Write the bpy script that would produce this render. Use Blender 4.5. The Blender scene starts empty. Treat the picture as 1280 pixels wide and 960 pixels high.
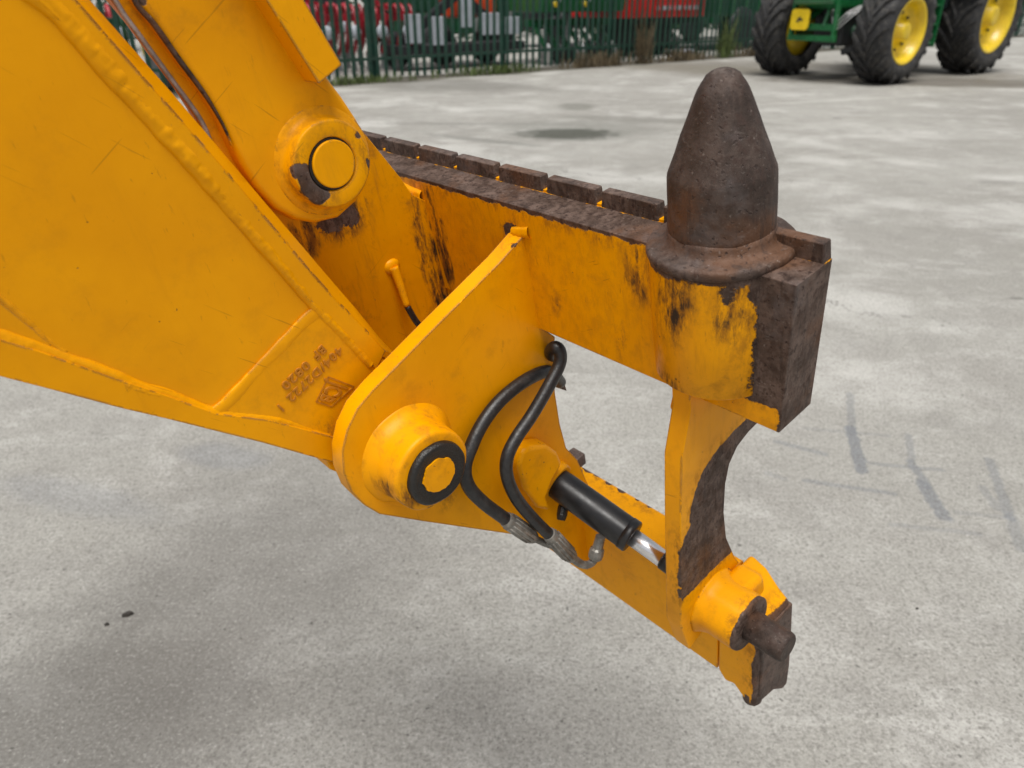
import bpy, bmesh, math, random
from mathutils import Vector, Matrix, noise
from math import sin, cos, tan, atan, radians, pi, sqrt
random.seed(5)
S = bpy.context.scene
# ---------------------------------------------------------------- camera
FPX = 924.44                       # focal length in pixels of a 1280 wide frame
PITCH = atan(490/FPX)
CAMZ = 1.37
cam = bpy.data.objects.new('camera', bpy.data.cameras.new('camera'))
S.collection.objects.link(cam); S.camera = cam
cam.location = (0, 0, CAMZ); cam.rotation_euler = (pi/2-PITCH, 0, 0)
cam.data.sensor_width = 36; cam.data.lens = 36*FPX/1280
cam.data.clip_start = .02; cam.data.clip_end = 2000
cam.data.dof.use_dof = True; cam.data.dof.focus_distance = .68; cam.data.dof.aperture_fstop = 8.0
S.render.resolution_x = 1024; S.render.resolution_y = 768
# ---------------------------------------------------------------- sky and sun
SUN_EL, SUN_AZ = radians(72), radians(190)       # azimuth from +Y towards +X
W = bpy.data.worlds.new("World"); S.world = W; W.use_nodes = True
wn = W.node_tree; wn.nodes.clear()
sky = wn.nodes.new('ShaderNodeTexSky'); sky.sky_type = 'NISHITA'; sky.sun_disc = False
sky.sun_elevation = SUN_EL; sky.sun_rotation = SUN_AZ; sky.air_density = 1; sky.dust_density = 3
hsv = wn.nodes.new('ShaderNodeHueSaturation'); hsv.inputs['Saturation'].default_value = .12
bg = wn.nodes.new('ShaderNodeBackground'); bg.inputs['Strength'].default_value = .11
wo = wn.nodes.new('ShaderNodeOutputWorld')
wn.links.new(sky.outputs[0], hsv.inputs['Color']); wn.links.new(hsv.outputs[0], bg.inputs[0]); wn.links.new(bg.outputs[0], wo.inputs[0])
sl = bpy.data.lights.new('sun', 'SUN'); sl.energy = 3.0; sl.angle = radians(34); sl.color = (1, .97, .92)
so = bpy.data.objects.new('sun', sl); S.collection.objects.link(so)
sd = Vector((sin(SUN_AZ)*cos(SUN_EL), cos(SUN_AZ)*cos(SUN_EL), sin(SUN_EL)))
so.rotation_euler = sd.to_track_quat('Z', 'Y').to_euler(); so.location = (0, 0, 8)
S.view_settings.view_transform = 'Standard'; S.view_settings.look = 'None'
S.view_settings.exposure = .18; S.view_settings.gamma = 1
S.render.engine = 'CYCLES'
# ---------------------------------------------------------------- machine frame: A along the crossbar, B forward, C up (tilted)
CW = Vector((0, 0, CAMZ))
VF = Vector((0, cos(PITCH), -sin(PITCH))); VU = Vector((0, sin(PITCH), cos(PITCH))); VR = Vector((1, 0, 0))
def ray(x, y): return VF + VR*((x-640)/FPX) + VU*((480-y)/FPX)
_th = radians(-41.7); _t = radians(11.7)
_e1 = Vector((sin(_th), cos(_th), 0)); _e2 = Vector((cos(_th), -sin(_th), 0)); _e3 = Vector((0, 0, 1))
FA = -_e1; FB = _e2*cos(_t)+_e3*sin(_t); FC = _e3*cos(_t)-_e2*sin(_t)
FO = CW + ray(829, 279)*.616
MF = Matrix((( FA.x, FB.x, FC.x, FO.x), (FA.y, FB.y, FC.y, FO.y), (FA.z, FB.z, FC.z, FO.z), (0, 0, 0, 1)))
MI = MF.inverted()
CL = MI @ CW
def on(x, y, axis, val):           # a point of the machine frame on one of its planes
    d = MI.to_3x3() @ ray(x, y); return CL + d*((val-CL[axis])/d[axis])
def BC(pts, A):
    r = []
    for p in pts:
        q = on(p[0], p[1], 0, A); r.append((q.y, q.z))
    return r
def ground(x, y, z=0):
    d = ray(x, y); t = (z-CAMZ)/d.z; return CW + d*t
# ---------------------------------------------------------------- mesh helpers
class MB:
    def __init__(s): s.v = []; s.f = []; s.sm = []
    def add(s, vs, fs, smooth=False):
        o = len(s.v); s.v += [tuple(v) for v in vs]; s.f += [tuple(i+o for i in f) for f in fs]; s.sm += [smooth]*len(fs); return s
    def box(s, lo, hi):
        x0, y0, z0 = lo; x1, y1, z1 = hi
        return s.add([(x0,y0,z0),(x1,y0,z0),(x1,y1,z0),(x0,y1,z0),(x0,y0,z1),(x1,y0,z1),(x1,y1,z1),(x0,y1,z1)],
              [(0,3,2,1),(4,5,6,7),(0,1,5,4),(1,2,6,5),(2,3,7,6),(3,0,4,7)])
    def prism(s, poly, a0, a1, axis=0):
        n = len(poly)
        def mk(u, v, w): return (w, u, v) if axis == 0 else ((u, w, v) if axis == 1 else (u, v, w))
        vs = [mk(u, v, a0) for u, v in poly] + [mk(u, v, a1) for u, v in poly]
        return s.add(vs, [tuple(range(n))[::-1], tuple(range(n, 2*n))] + [(i, (i+1) % n, n+(i+1) % n, n+i) for i in range(n)])
    def frame(s, t):
        t = Vector(t).normalized(); u = t.orthogonal().normalized(); return u, t.cross(u)
    def lathe(s, c, ax, prof, n=40, smooth=True, wob=0, cap=True):          # prof: (distance along ax, radius)
        c = Vector(c); ax = Vector(ax).normalized(); u, w = s.frame(ax); vs = []; m = len(prof)
        for h, r in prof:
            for k in range(n):
                a = 2*pi*k/n
                d = u*cos(a)+w*sin(a); p = c+ax*h+d*r
                if wob: p = p + d*(wob*noise.noise(p*60))
                vs.append(p)
        fs = [(i*n+k, i*n+(k+1) % n, (i+1)*n+(k+1) % n, (i+1)*n+k) for i in range(m-1) for k in range(n)]
        s.add(vs, fs, smooth); o = len(s.v)-n*m
        if not cap: return s
        s.f += [tuple(o+k for k in range(n))[::-1], tuple(o+(m-1)*n+k for k in range(n))]; s.sm += [False, False]
        return s
    def cyl(s, c, ax, h0, h1, r, n=32): return s.lathe(c, ax, [(h0, r), (h1, r)], n)
    def tube(s, pts, rad, n=12, smooth=True):
        P = [Vector(p) for p in pts]; m = len(P); vs = []
        u = None
        for i in range(m):
            t = (P[min(i+1, m-1)]-P[max(i-1, 0)]).normalized()
            if u is None: u = t.orthogonal().normalized()
            else: u = (u - t*u.dot(t)).normalized()
            w = t.cross(u); r = rad(i/(m-1)) if callable(rad) else rad
            vs += [P[i]+(u*cos(2*pi*k/n)+w*sin(2*pi*k/n))*r for k in range(n)]
        fs = [(i*n+k, i*n+(k+1) % n, (i+1)*n+(k+1) % n, (i+1)*n+k) for i in range(m-1) for k in range(n)]
        s.add(vs, fs, smooth); o = len(s.v)-n*m
        s.f += [tuple(o+k for k in range(n))[::-1], tuple(o+(m-1)*n+k for k in range(n))]; s.sm += [False, False]
        return s
    def bar(s, p0, p1, w, h, up=(0, 0, 1)):
        p0 = Vector(p0); p1 = Vector(p1); t = (p1-p0).normalized(); u = t.cross(Vector(up))
        if u.length < 1e-4: u = t.orthogonal()
        u = u.normalized()*w/2; v = u.cross(t).normalized()*h/2
        return s.add([p0-u-v, p0+u-v, p0+u+v, p0-u+v, p1-u-v, p1+u-v, p1+u+v, p1-u+v],
              [(0,3,2,1),(4,5,6,7),(0,1,5,4),(1,2,6,5),(2,3,7,6),(3,0,4,7)])
    def build(s, name, mat, parent=None, bevel=0, seg=2, ang=35):
        me = bpy.data.meshes.new(name); me.from_pydata(s.v, [], s.f)
        bm = bmesh.new(); bm.from_mesh(me)
        bmesh.ops.recalc_face_normals(bm, faces=bm.faces)
        bm.to_mesh(me); bm.free()
        me.polygons.foreach_set('use_smooth', s.sm if len(s.sm) == len(me.polygons) else [False]*len(me.polygons))
        me.materials.append(mat); o = bpy.data.objects.new(name, me); S.collection.objects.link(o)
        if parent: o.parent = parent
        if bevel:
            for pl in me.polygons: pl.use_smooth = True
            m = o.modifiers.new('bevel', 'BEVEL'); m.width = bevel; m.segments = seg; m.limit_method = 'ANGLE'; m.angle_limit = radians(ang)
            m.harden_normals = True; me.update()
        return o
def spline(pts, k=8):
    P = [Vector(p) for p in pts]; P = [P[0]*2-P[1]]+P+[P[-1]*2-P[-2]]; r = []
    for i in range(1, len(P)-2):
        a, b, c, d = P[i-1:i+3]
        for j in range(k):
            t = j/k; r.append(.5*((2*b)+(c-a)*t+(2*a-5*b+4*c-d)*t*t+(3*b-a-3*c+d)*t**3))
    r.append(P[-2].copy()); return r
def empty(name, loc=(0, 0, 0), rz=0, **k):
    o = bpy.data.objects.new(name, None); S.collection.objects.link(o); o.location = loc; o.rotation_euler.z = rz
    o.empty_display_size = .1
    tag(o, **k); return o
def tag(o, label=None, cat=None, group=None, kind=None):
    if label: o['label'] = label
    if cat: o['category'] = cat
    if group: o['group'] = group
    if kind: o['kind'] = kind
    return o
def copy_tree(o, parent=None):
    c = o.copy(); S.collection.objects.link(c)
    if parent: c.parent = parent
    for ch in list(o.children): copy_tree(ch, c)
    return c
# ---------------------------------------------------------------- material helpers
class NT:
    def __init__(s, name):
        s.m = bpy.data.materials.new(name); s.m.use_nodes = True; s.t = s.m.node_tree
        s.b = s.t.nodes['Principled BSDF']; s.out = s.t.nodes['Material Output']
    def n(s, typ, **k):
        nd = s.t.nodes.new(typ)
        for a, v in k.items(): setattr(nd, a, v)
        return nd
    def set(s, sock, v):
        if v is None: return
        if hasattr(v, 'is_output') or isinstance(v, bpy.types.NodeSocket): s.t.links.new(v, sock)
        else:
            if sock.type == 'RGBA' and len(v) == 3: v = (*v, 1)
            sock.default_value = v
    def math(s, op, a, b=None, c=None, clamp=False):
        nd = s.n('ShaderNodeMath', operation=op, use_clamp=clamp)
        for i, v in enumerate((a, b, c)): s.set(nd.inputs[i], v)
        return nd.outputs[0]
    def vec(s, op, a, b=None, sc=None):
        nd = s.n('ShaderNodeVectorMath', operation=op); s.set(nd.inputs[0], a); s.set(nd.inputs[1], b)
        if sc is not None: s.set(nd.inputs['Scale'], sc)
        return nd.outputs['Value'] if op in ('DOT_PRODUCT', 'LENGTH', 'DISTANCE') else nd.outputs[0]
    def noise(s, vec, scale, detail=4, rough=.55, dist=0, col=False):
        nd = s.n('ShaderNodeTexNoise'); s.set(nd.inputs['Vector'], vec); nd.inputs['Scale'].default_value = scale
        nd.inputs['Detail'].default_value = detail; nd.inputs['Roughness'].default_value = rough; nd.inputs['Distortion'].default_value = dist
        return nd.outputs['Color' if col else 'Fac']
    def vor(s, vec, scale, feat='F1', out='Distance'):
        nd = s.n('ShaderNodeTexVoronoi', feature=feat); s.set(nd.inputs['Vector'], vec); nd.inputs['Scale'].default_value = scale
        return nd.outputs[out]
    def map(s, v, a, b, c=0., d=1., smooth=True):
        nd = s.n('ShaderNodeMapRange', interpolation_type='SMOOTHSTEP' if smooth else 'LINEAR', clamp=True)
        for i, x in enumerate((v, a, b, c, d)): s.set(nd.inputs[i], x)
        return nd.outputs[0]
    def mix(s, f, a, b, mode='MIX'):
        nd = s.n('ShaderNodeMix', data_type='RGBA', blend_type=mode)
        s.set(nd.inputs[0], f); s.set(nd.inputs[6], a); s.set(nd.inputs[7], b); return nd.outputs[2]
    def scale(s, v, x): return s.vec('MULTIPLY', v, x)
    def bump(s, h, dist, strength=1., nrm=None):
        nd = s.n('ShaderNodeBump'); nd.inputs['Distance'].default_value = dist; nd.inputs['Strength'].default_value = strength
        s.set(nd.inputs['Height'], h)
        if nrm is not None: s.set(nd.inputs['Normal'], nrm)
        return nd.outputs[0]
    def obj(s): return s.n('ShaderNodeTexCoord').outputs['Object']
    def P(s, **k):
        for a, v in k.items():
            a = {'color': 'Base Color', 'rough': 'Roughness', 'metal': 'Metallic', 'normal': 'Normal', 'coat': 'Coat Weight', 'coatr': 'Coat Roughness', 'spec': 'Specular IOR Level'}[a]
            s.set(s.b.inputs[a], v)
        return s.m
def plain(name, col, rough=.5, metal=0., var=.12, sc=8, bump=0, coat=0., dirt=0):
    t = NT(name); o = t.obj(); n = t.noise(o, sc, 5)
    c = t.mix(t.map(n, .3, .7), tuple(x*(1-var) for x in col), tuple(min(1, x*(1+var)) for x in col))
    if dirt: c = t.mix(t.math('MULTIPLY', t.map(t.noise(o, sc*2.3, 6), .45, .7), dirt), c, (.13, .115, .095))
    k = dict(color=c, rough=t.map(t.noise(o, sc*3, 3), .3, .7, rough*.85, min(1, rough*1.15)), metal=metal, coat=coat)
    if bump: k['normal'] = t.bump(t.noise(o, sc*6, 4), bump)
    return t.P(**k)
YEL = (.80, .322, .0003)
def steel_color(t, o, light=1.):
    n1 = t.noise(o, 45, 8, .7); n2 = t.noise(t.scale(o, (1, 1, .75)), 170, 6, .7); n3 = t.noise(o, 14, 4)
    c = t.mix(t.map(n1, .35, .65), (.060*light, .037*light, .027*light), (.150*light, .102*light, .082*light))
    c = t.mix(t.map(n2, .48, .66), c, (.05, .028, .021))
    c = t.mix(t.math('MULTIPLY', t.map(n3, .5, .68), .55), c, (.16, .068, .028))
    c = t.mix(t.math('MULTIPLY', t.map(t.noise(o, 320, 4, .7), .60, .74), .5), c, (.33, .28, .25))
    sc = t.noise(t.scale(t.vec('ADD', o, t.vec('SCALE', t.noise(o, 6, 2, col=True), None, .05)), (90, 40, 260)), 1, 4)
    c = t.mix(t.math('MULTIPLY', t.map(sc, .64, .72), .14), c, (.36, .31, .28))
    st_ = t.noise(t.scale(o, (1, 1, .12)), 85, 6, .75)
    c = t.mix(t.math('MULTIPLY', t.map(st_, .52, .64), .55), c, (.028, .018, .015))
    c = t.mix(t.math('MULTIPLY', t.map(t.noise(o, 9, 5, .7), .55, .68), .35), c, (.17, .15, .15))
    pit = t.map(t.noise(o, 260, 2, .5), .62, .70)
    c = t.mix(t.math('MULTIPLY', pit, .7), c, (.025, .014, .011))
    h = t.math('SUBTRACT', t.math('ADD', t.math('MULTIPLY', n1, .8), t.math('MULTIPLY', n2, .6)), t.math('MULTIPLY', pit, .22))
    return c, h
def worn(name, prims=(), speck=.5, grime=.35, edge=.5, amp=.010, light=.95, negs=(), dirt=(), lump=.35):
    """yellow paint chipped down to brown steel. prims: ('s',centre,r,scale) ellipsoids, ('h',normal,offset) half spaces, lists of these are intersections"""
    t = NT(name); o = t.obj()
    nz = t.math('SUBTRACT', t.noise(o, 55, 7, .72), .5); nz2 = t.math('SUBTRACT', t.noise(o, 16, 3), .5)
    wob = t.math('ADD', t.math('MULTIPLY', nz, amp*4.0), t.math('MULTIPLY', nz2, amp*2.2))
    def sdf(p):
        if isinstance(p, list):
            r = sdf(p[0])
            for q in p[1:]: r = t.math('MAXIMUM', r, sdf(q))
            return r
        if p[0] == 's':
            d = t.vec('SUBTRACT', o, tuple(p[1]))
            if len(p) > 3: d = t.vec('MULTIPLY', d, p[3])
            return t.math('SUBTRACT', t.vec('LENGTH', d), p[2])
        return t.math('SUBTRACT', t.vec('DOT_PRODUCT', o, p[1]), p[2])
    d = None
    for p in prims:
        q = sdf(p); d = q if d is None else t.math('MINIMUM', d, q)
    for p in negs:
        d = t.math('MAXIMUM', d, t.math('MULTIPLY', sdf(p), -1))
    sp = t.math('MULTIPLY', t.map(t.noise(o, 130, 3, .6), .80-.13*speck, .83-.13*speck), 1)
    if d is not None:
        dd = t.math('ADD', d, wob); m = t.map(dd, .0006, -.0006)
    else: m = 0.
    bev = t.n('ShaderNodeBevel', samples=3); bev.inputs['Radius'].default_value = .0032
    geo = t.n('ShaderNodeNewGeometry'); e = t.vec('DOT_PRODUCT', bev.outputs[0], geo.outputs['Normal'])
    em = t.math('MULTIPLY', t.map(t.math('ADD', e, t.math('MULTIPLY', nz, .12)), .955, .92), t.map(t.noise(o, 26, 6, .75), .60-.13*edge, .63-.13*edge))
    m = t.math('MAXIMUM', t.math('MAXIMUM', m, t.math('MULTIPLY', sp, speck)), em)
    yc = t.mix(t.map(t.noise(o, 9, 4), .3, .7), tuple(x*.93 for x in YEL), (YEL[0]*1.04, YEL[1]*1.09, YEL[2]))
    streak = t.map(t.noise(t.scale(o, (60, 60, 9)), 1, 6, .7), .52, .75); blot = t.map(t.noise(o, 22, 6, .7), .50, .72)
    g = t.math('MULTIPLY', t.math('MAXIMUM', t.math('MULTIPLY', streak, .7), blot), grime)
    if d is not None:
        halo = t.math('MULTIPLY', t.map(d, .022, 0.), t.map(t.noise(t.scale(o, (1, 1, .5)), 90, 6, .75), .42, .66)); g = t.math('MAXIMUM', g, t.math('MULTIPLY', halo, .7))
    rot = t.n('ShaderNodeVectorRotate', rotation_type='EULER_XYZ'); t.set(rot.inputs['Vector'], o); rot.inputs['Rotation'].default_value = (.85, .2, .3)
    rot2 = t.n('ShaderNodeVectorRotate', rotation_type='EULER_XYZ'); t.set(rot2.inputs['Vector'], o); rot2.inputs['Rotation'].default_value = (-.5, .4, .1)
    s1 = t.map(t.noise(t.scale(rot.outputs[0], (30, 12, 420)), 1, 2, .5), .70, .735); s2 = t.map(t.noise(t.scale(rot2.outputs[0], (30, 10, 380)), 1, 2, .5), .715, .75)
    scr = t.math('MULTIPLY', t.math('MAXIMUM', s1, s2), t.map(t.noise(o, 7, 2), .46, .56))
    yc = t.mix(t.math('MULTIPLY', scr, .35), yc, (.20, .07, .008))
    if dirt:
        dd_ = None
        for p in dirt:
            q_ = sdf(p); dd_ = q_ if dd_ is None else t.math('MINIMUM', dd_, q_)
        dk = t.math('MULTIPLY', t.map(t.math('ADD', dd_, t.math('MULTIPLY', wob, .8)), .010, -.008), t.map(t.noise(t.scale(o, (1, 1, .28)), 75, 6, .75), .40, .60))
        g = t.math('MAXIMUM', g, t.math('MULTIPLY', dk, 1.0))
    yc = t.mix(g, yc, (.22, .085, .012))
    if dirt: yc = t.mix(t.math('MULTIPLY', dk, t.map(t.noise(t.scale(o, (1, 1, .4)), 130, 4, .7), .45, .6)), yc, (.035, .024, .016))
    fine = t.map(t.noise(t.scale(o, (1, 1, .25)), 240, 3, .6), .66, .74)
    yc = t.mix(t.math('MULTIPLY', fine, .45*speck), yc, (.12, .05, .015))
    scol, sh = steel_color(t, o, light)
    col = t.mix(m, yc, scol)
    h = t.math('ADD', t.math('MULTIPLY', t.noise(o, 70, 4), .12), t.math('MULTIPLY', m, t.math('SUBTRACT', t.math('MULTIPLY', sh, .5), .9)))
    lo = t.bump(t.noise(o, 25, 3), .0022*lump)
    return t.P(color=col, rough=t.math('ADD', t.math('MULTIPLY', m, .22), t.map(g, 0, .6, .36, .55)), metal=t.math('MULTIPLY', m, .25), normal=t.bump(h, .0011, 1, lo), spec=t.math('ADD', .13, t.math('MULTIPLY', m, .12)))
def steel(name, light=1., b=.0012):
    t = NT(name); o = t.obj(); c, h = steel_color(t, o, light)
    return t.P(color=c, rough=t.map(h, .3, .8, .42, .7), metal=.3, normal=t.bump(h, b))
M = {}
M['paint'] = worn('yellow_paint', speck=.25, grime=.12, edge=.35)
M['boom'] = worn('boom_paint', speck=.5, grime=.12, edge=.9, lump=.12)
M['steel'] = steel('brown_worn_steel')
M['darksteel'] = steel('dark_pin_steel', .55)
M['darksteel2'] = steel('dark_collar_steel', .72)
M['rubber'] = plain('black_hose_rubber', (.010, .010, .011), .42, var=.2, sc=60, bump=.0003, dirt=.10)
M['blackpaint'] = plain('black_gloss_paint', (.008, .008, .009), .36, var=.3, sc=30, dirt=.06)
M['grease'] = plain('black_grease', (.010, .009, .008), .38, var=.3, sc=90, bump=.0008)
M['chrome'] = plain('chrome_rod', (.78, .78, .80), .28, 1, var=.05)
M['fitting'] = plain('grey_plated_fitting', (.22, .21, .19), .45, .5, var=.35, sc=90, dirt=.35)
# ---------------------------------------------------------------- ground
t = NT('concrete'); o = t.obj()
big = t.noise(o, .35, 5, .6); mid = t.noise(o, 1.7, 6, .6); br = t.noise(t.scale(o, (1, 1, 1)), 7, 5, .6)
c = t.mix(t.map(big, .3, .7), (.285, .275, .250), (.385, .376, .347))
c = t.mix(t.math('MULTIPLY', t.map(mid, .42, .66), .42), c, (.27, .257, .237))
c = t.mix(t.math('MULTIPLY', t.map(t.noise(o, 4.2, 6, .65, .4), .5, .68), .4), c, (.24, .23, .215))
c = t.mix(t.math('MULTIPLY', t.map(t.noise(o, .9, 4, .6), .5, .66), .5), c, (.60, .59, .56))
c = t.mix(t.math('MULTIPLY', t.map(br, .5, .75), .35), c, (.50, .49, .46))
band = t.noise(t.scale(t.vec('ADD', o, t.vec('SCALE', t.noise(o, .8, 2, col=True), None, .5)), (.7, 1.6, 1)), 1, 7, .75)
c = t.mix(t.math('MULTIPLY', t.map(band, .52, .68), .30), c, (.25, .24, .215))
c = t.mix(t.math('MULTIPLY', t.map(t.noise(t.scale(o, (.9, 2.0, 1)), 1.6, 8, .78, .4), .50, .66), .40), c, (.56, .55, .52))
def blob(px, py, rx, ry, rot=0, soft=.5, nzs=3, am=.6, zz=0):
    g = ground(px, py); d = t.vec('SUBTRACT', o, (g.x, g.y, 0))
    vr = t.n('ShaderNodeVectorRotate', rotation_type='Z_AXIS'); t.set(vr.inputs['Vector'], d); vr.inputs['Angle'].default_value = rot
    l = t.vec('LENGTH', t.scale(vr.outputs[0], (1/rx, 1/ry, 0)))
    l = t.math('ADD', l, t.math('MULTIPLY', t.math('SUBTRACT', t.noise(o, nzs, 5, .65), .5), am*2))
    return t.map(l, 1+soft/2, 1-soft/2)
def stain_or_shade(c, f, col, k): return t.mix(t.math('MULTIPLY', f, k), c, col)
# broad shade of the machine painted in with soiling at lower left, puddle, oil spots, tyre print bars, damp ground round the tractor
c = stain_or_shade(c, blob(330, 700, .38, .42, .3, 1.3, 4, .8), (.14, .133, .122), .6)
c = stain_or_shade(c, blob(40, 930, .34, .35, .3, 1.3, 5, .8), (.10, .094, .085), .7)
c = stain_or_shade(c, blob(240, 860, .22, .16, .3, 1.3, 6, .8), (.15, .14, .128), .45)
c = stain_or_shade(c, blob(640, 900, .4, .14, .1, 1.3, 5, .8), (.2, .19, .175), .4)
c = stain_or_shade(c, blob(280, 570, .16, .07, .2, .8, 12), (.20, .205, .215), .5)
c = stain_or_shade(c, blob(90, 620, .3, .07, .3, .9, 12), (.22, .225, .235), .4)
c = stain_or_shade(c, blob(720, 162, .95, .75, -.1, .9, 2.5, .8), (.17, .17, .15), .55)
c = stain_or_shade(c, blob(712, 167, .50, .36, -.05, .7, 6, .8), (.025, .03, .018), .85)
c = stain_or_shade(c, blob(720, 133, .25, .35, 0, .7, 5, .8), (.12, .12, .10), .55)
c = stain_or_shade(c, blob(600, 175, .7, .10, .55, .6, 6, .8), (.15, .15, .135), .5)
c = stain_or_shade(c, blob(1050, 125, 1.6, .08, -.35, .6, 5, .5), (.55, .54, .50), .4)
c = stain_or_shade(c, blob(820, 150, 1.3, .22, .25, .8, 4, .8), (.16, .155, .135), .55)
c = stain_or_shade(c, blob(560, 106, 1.5, .9, .3, .9, 1.5, .8), (.14, .135, .12), .6)
c = stain_or_shade(c, blob(1010, 87, 4.0, 1.8, .3, .9, 1, .8), (.13, .115, .09), .6)
c = stain_or_shade(c, blob(1190, 103, 3.0, .75, .15, .7, 1.5, .7), (.085, .07, .05), .75)
c = stain_or_shade(c, blob(870, 86, 2.4, .9, .5, .9, 1.5, .9), (.17, .155, .12), .6)
c = stain_or_shade(c, blob(600, 155, 1.2, .05, .05, .6, 14, 1.2), (.16, .16, .145), .6)
BLK = (.17, .18, .195)
for (p_, q_, wd, k) in (((1062,490),(1066,545),.014,.45), ((1062,532),(1078,592),.020,.8), ((1135,542),(1140,578),.012,.45), ((1136,574),(1162,612),.015,.65), ((1150,600),(1184,652),.022,.75), ((1236,572),(1264,652),.016,.5), ((1225,606),(1250,640),.014,.35), ((1262,640),(1278,690),.018,.4),
        ((967,551),(1036,569),.013,.5), ((1002,535),(1115,545),.009,.3), ((1002,600),(1122,618),.011,.5), ((1085,579),(1182,588),.010,.45), ((1110,655),(1230,668),.010,.3), ((1190,640),(1270,648),.010,.25), ((955,590),(985,600),.012,.3)):
    ga, gb = ground(*p_), ground(*q_); dd_ = gb-ga; an_ = math.atan2(dd_.y, dd_.x); mid__ = (ga+gb)/2
    d = t.vec('SUBTRACT', o, (mid__.x, mid__.y, 0)); vr = t.n('ShaderNodeVectorRotate', rotation_type='Z_AXIS'); t.set(vr.inputs['Vector'], d); vr.inputs['Angle'].default_value = -an_
    sx_ = t.n('ShaderNodeSeparateXYZ'); t.set(sx_.inputs[0], vr.outputs[0]); L2 = dd_.length/2
    ax_ = t.math('MAXIMUM', t.math('SUBTRACT', t.math('ABSOLUTE', sx_.outputs[0]), L2-wd), 0.); ay_ = t.math('ABSOLUTE', sx_.outputs[1])
    dist = t.math('SQRT', t.math('ADD', t.math('MULTIPLY', ax_, ax_), t.math('MULTIPLY', ay_, ay_)))
    dist = t.math('ADD', dist, t.math('MULTIPLY', t.math('SUBTRACT', t.noise(o, 38, 5, .7), .5), wd*2.2))
    c = stain_or_shade(c, t.map(dist, wd*1.25, wd*.7), BLK, k)
for (px, py, r, k) in ((1046, 148, .035, .8), (1270, 373, .02, .6), (1055, 197, .02, .5), (505, 205, .03, .3), (1250, 228, .09, .25), (150, 770, .02, .15), (740, 260, .04, .2)):
    c = stain_or_shade(c, blob(px, py, r*2, r*.8, 0, .6, 20), (.09, .085, .08), k)
# cracks
crk = t.vor(t.vec('ADD', t.scale(o, (.42, .42, 0)), t.vec('SCALE', t.noise(o, 2.2, 5, .7, col=True), None, .35)), 1, 'DISTANCE_TO_EDGE')
c = t.mix(t.math('MULTIPLY', t.map(crk, .0035, .0005), t.map(t.noise(o, .9, 2), .5, .6)), c, (.13, .125, .115))
# speckle of exposed aggregate
v1 = t.vor(o, 170, out='Color'); v2 = t.noise(o, 260, 3, .7); v3 = t.vor(o, 75); v4 = t.noise(o, 60, 4, .75)
sep = t.n('ShaderNodeSeparateColor'); t.set(sep.inputs[0], v1)
f1 = t.noise(o, 120, 8, .85); f2 = t.noise(o, 48, 6, .8)
c = t.mix(t.map(f1, .50, .34), c, (.10, .094, .084))
c = t.mix(t.math('MULTIPLY', t.map(f1, .53, .68), .62), c, (.70, .68, .64))
c = t.mix(t.math('MULTIPLY', t.map(f2, .50, .36), .40), c, (.14, .132, .12))
c = t.mix(t.math('MULTIPLY', t.map(sep.outputs[0], .80, .90), .35), c, (.12, .112, .10))
c = t.mix(t.math('MULTIPLY', t.map(t.noise(o, 62, 2, .5), .69, .73), .75), c, (.07, .066, .06))
hh = t.math('ADD', t.math('MULTIPLY', sep.outputs[0], .5), t.math('ADD', t.math('MULTIPLY', v2, .8), t.math('MULTIPLY', v4, 1.2)))
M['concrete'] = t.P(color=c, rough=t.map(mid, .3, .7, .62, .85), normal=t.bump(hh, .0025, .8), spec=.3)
def sheet(name, x0, x1, y0, y1, z, mat, nx=1, ny=1, amp=0):
    mb = MB(); vs = []; fs = []
    for j in range(ny+1):
        for i in range(nx+1):
            x = x0+(x1-x0)*i/nx; y = y0+(y1-y0)*j/ny; vs.append((x, y, z+amp*noise.noise(Vector((x*.4, y*.4, 0)))))
    for j in range(ny):
        for i in range(nx): fs.append((j*(nx+1)+i, j*(nx+1)+i+1, (j+1)*(nx+1)+i+1, (j+1)*(nx+1)+i))
    return mb.add(vs, fs).build(name, mat)
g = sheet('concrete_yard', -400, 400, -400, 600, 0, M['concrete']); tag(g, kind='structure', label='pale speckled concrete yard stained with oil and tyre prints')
# ================================================================ the machine
T = bpy.data.objects.new('telehandler', None); S.collection.objects.link(T); T.matrix_world = MF; T.empty_display_size = .1
tag(T, label='yellow loader boom end carrying a chipped quick hitch carriage with brown cone pin', cat='loader boom')
# ---- crossbar
h = lambda n, off: ('h', n, off)
# ragged brown edges on the rear face: everything above C=-.007, the end face, and the front
bp = [h((0, 0, -1), .0045), [h((-1, 0, 0), -.104), h((0, 0, -1), .113)], h((-1, 0, 0), -.134), h((0, -1, 0), .022),
      ('s', on(640, 290, 1, -.035), .012, (1, 1, 1.2)), ('s', on(697, 381, 1, -.035), .0008, (1, 1, .7)), ('s', on(776, 424, 1, -.035), .0005, (1, 1, .5))]
M['bar'] = worn('crossbar_paint', bp, speck=.6, grime=.45, edge=.5, amp=.0035, dirt=[('s', (-.285, -.035, -.06), .075, (6, 1, 1)), ('s', (-.298, -.035, -.02), .02), ('s', (.0, -.035, -.03), .012, (1, 1, .5))], negs=[[h((0, 0, 1), .002), h((0, 0, -1), .002), h((0, 1, 0), .0125), h((0, -1, 0), -.0005)]])
mb = MB().box((-.66, -.035, -.135), (.139, .012, 0))
mb.v = [((v[0]+.003 if v[2] > -.01 else v[0]-.002) if v[0] > 0 else v[0], v[1], v[2]) for v in mb.v]
mb.build('crossbar', M['bar'], T, .0010)
cross = T.children[0]
tooth_me = None
M['tooth'] = M['steel']
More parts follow.
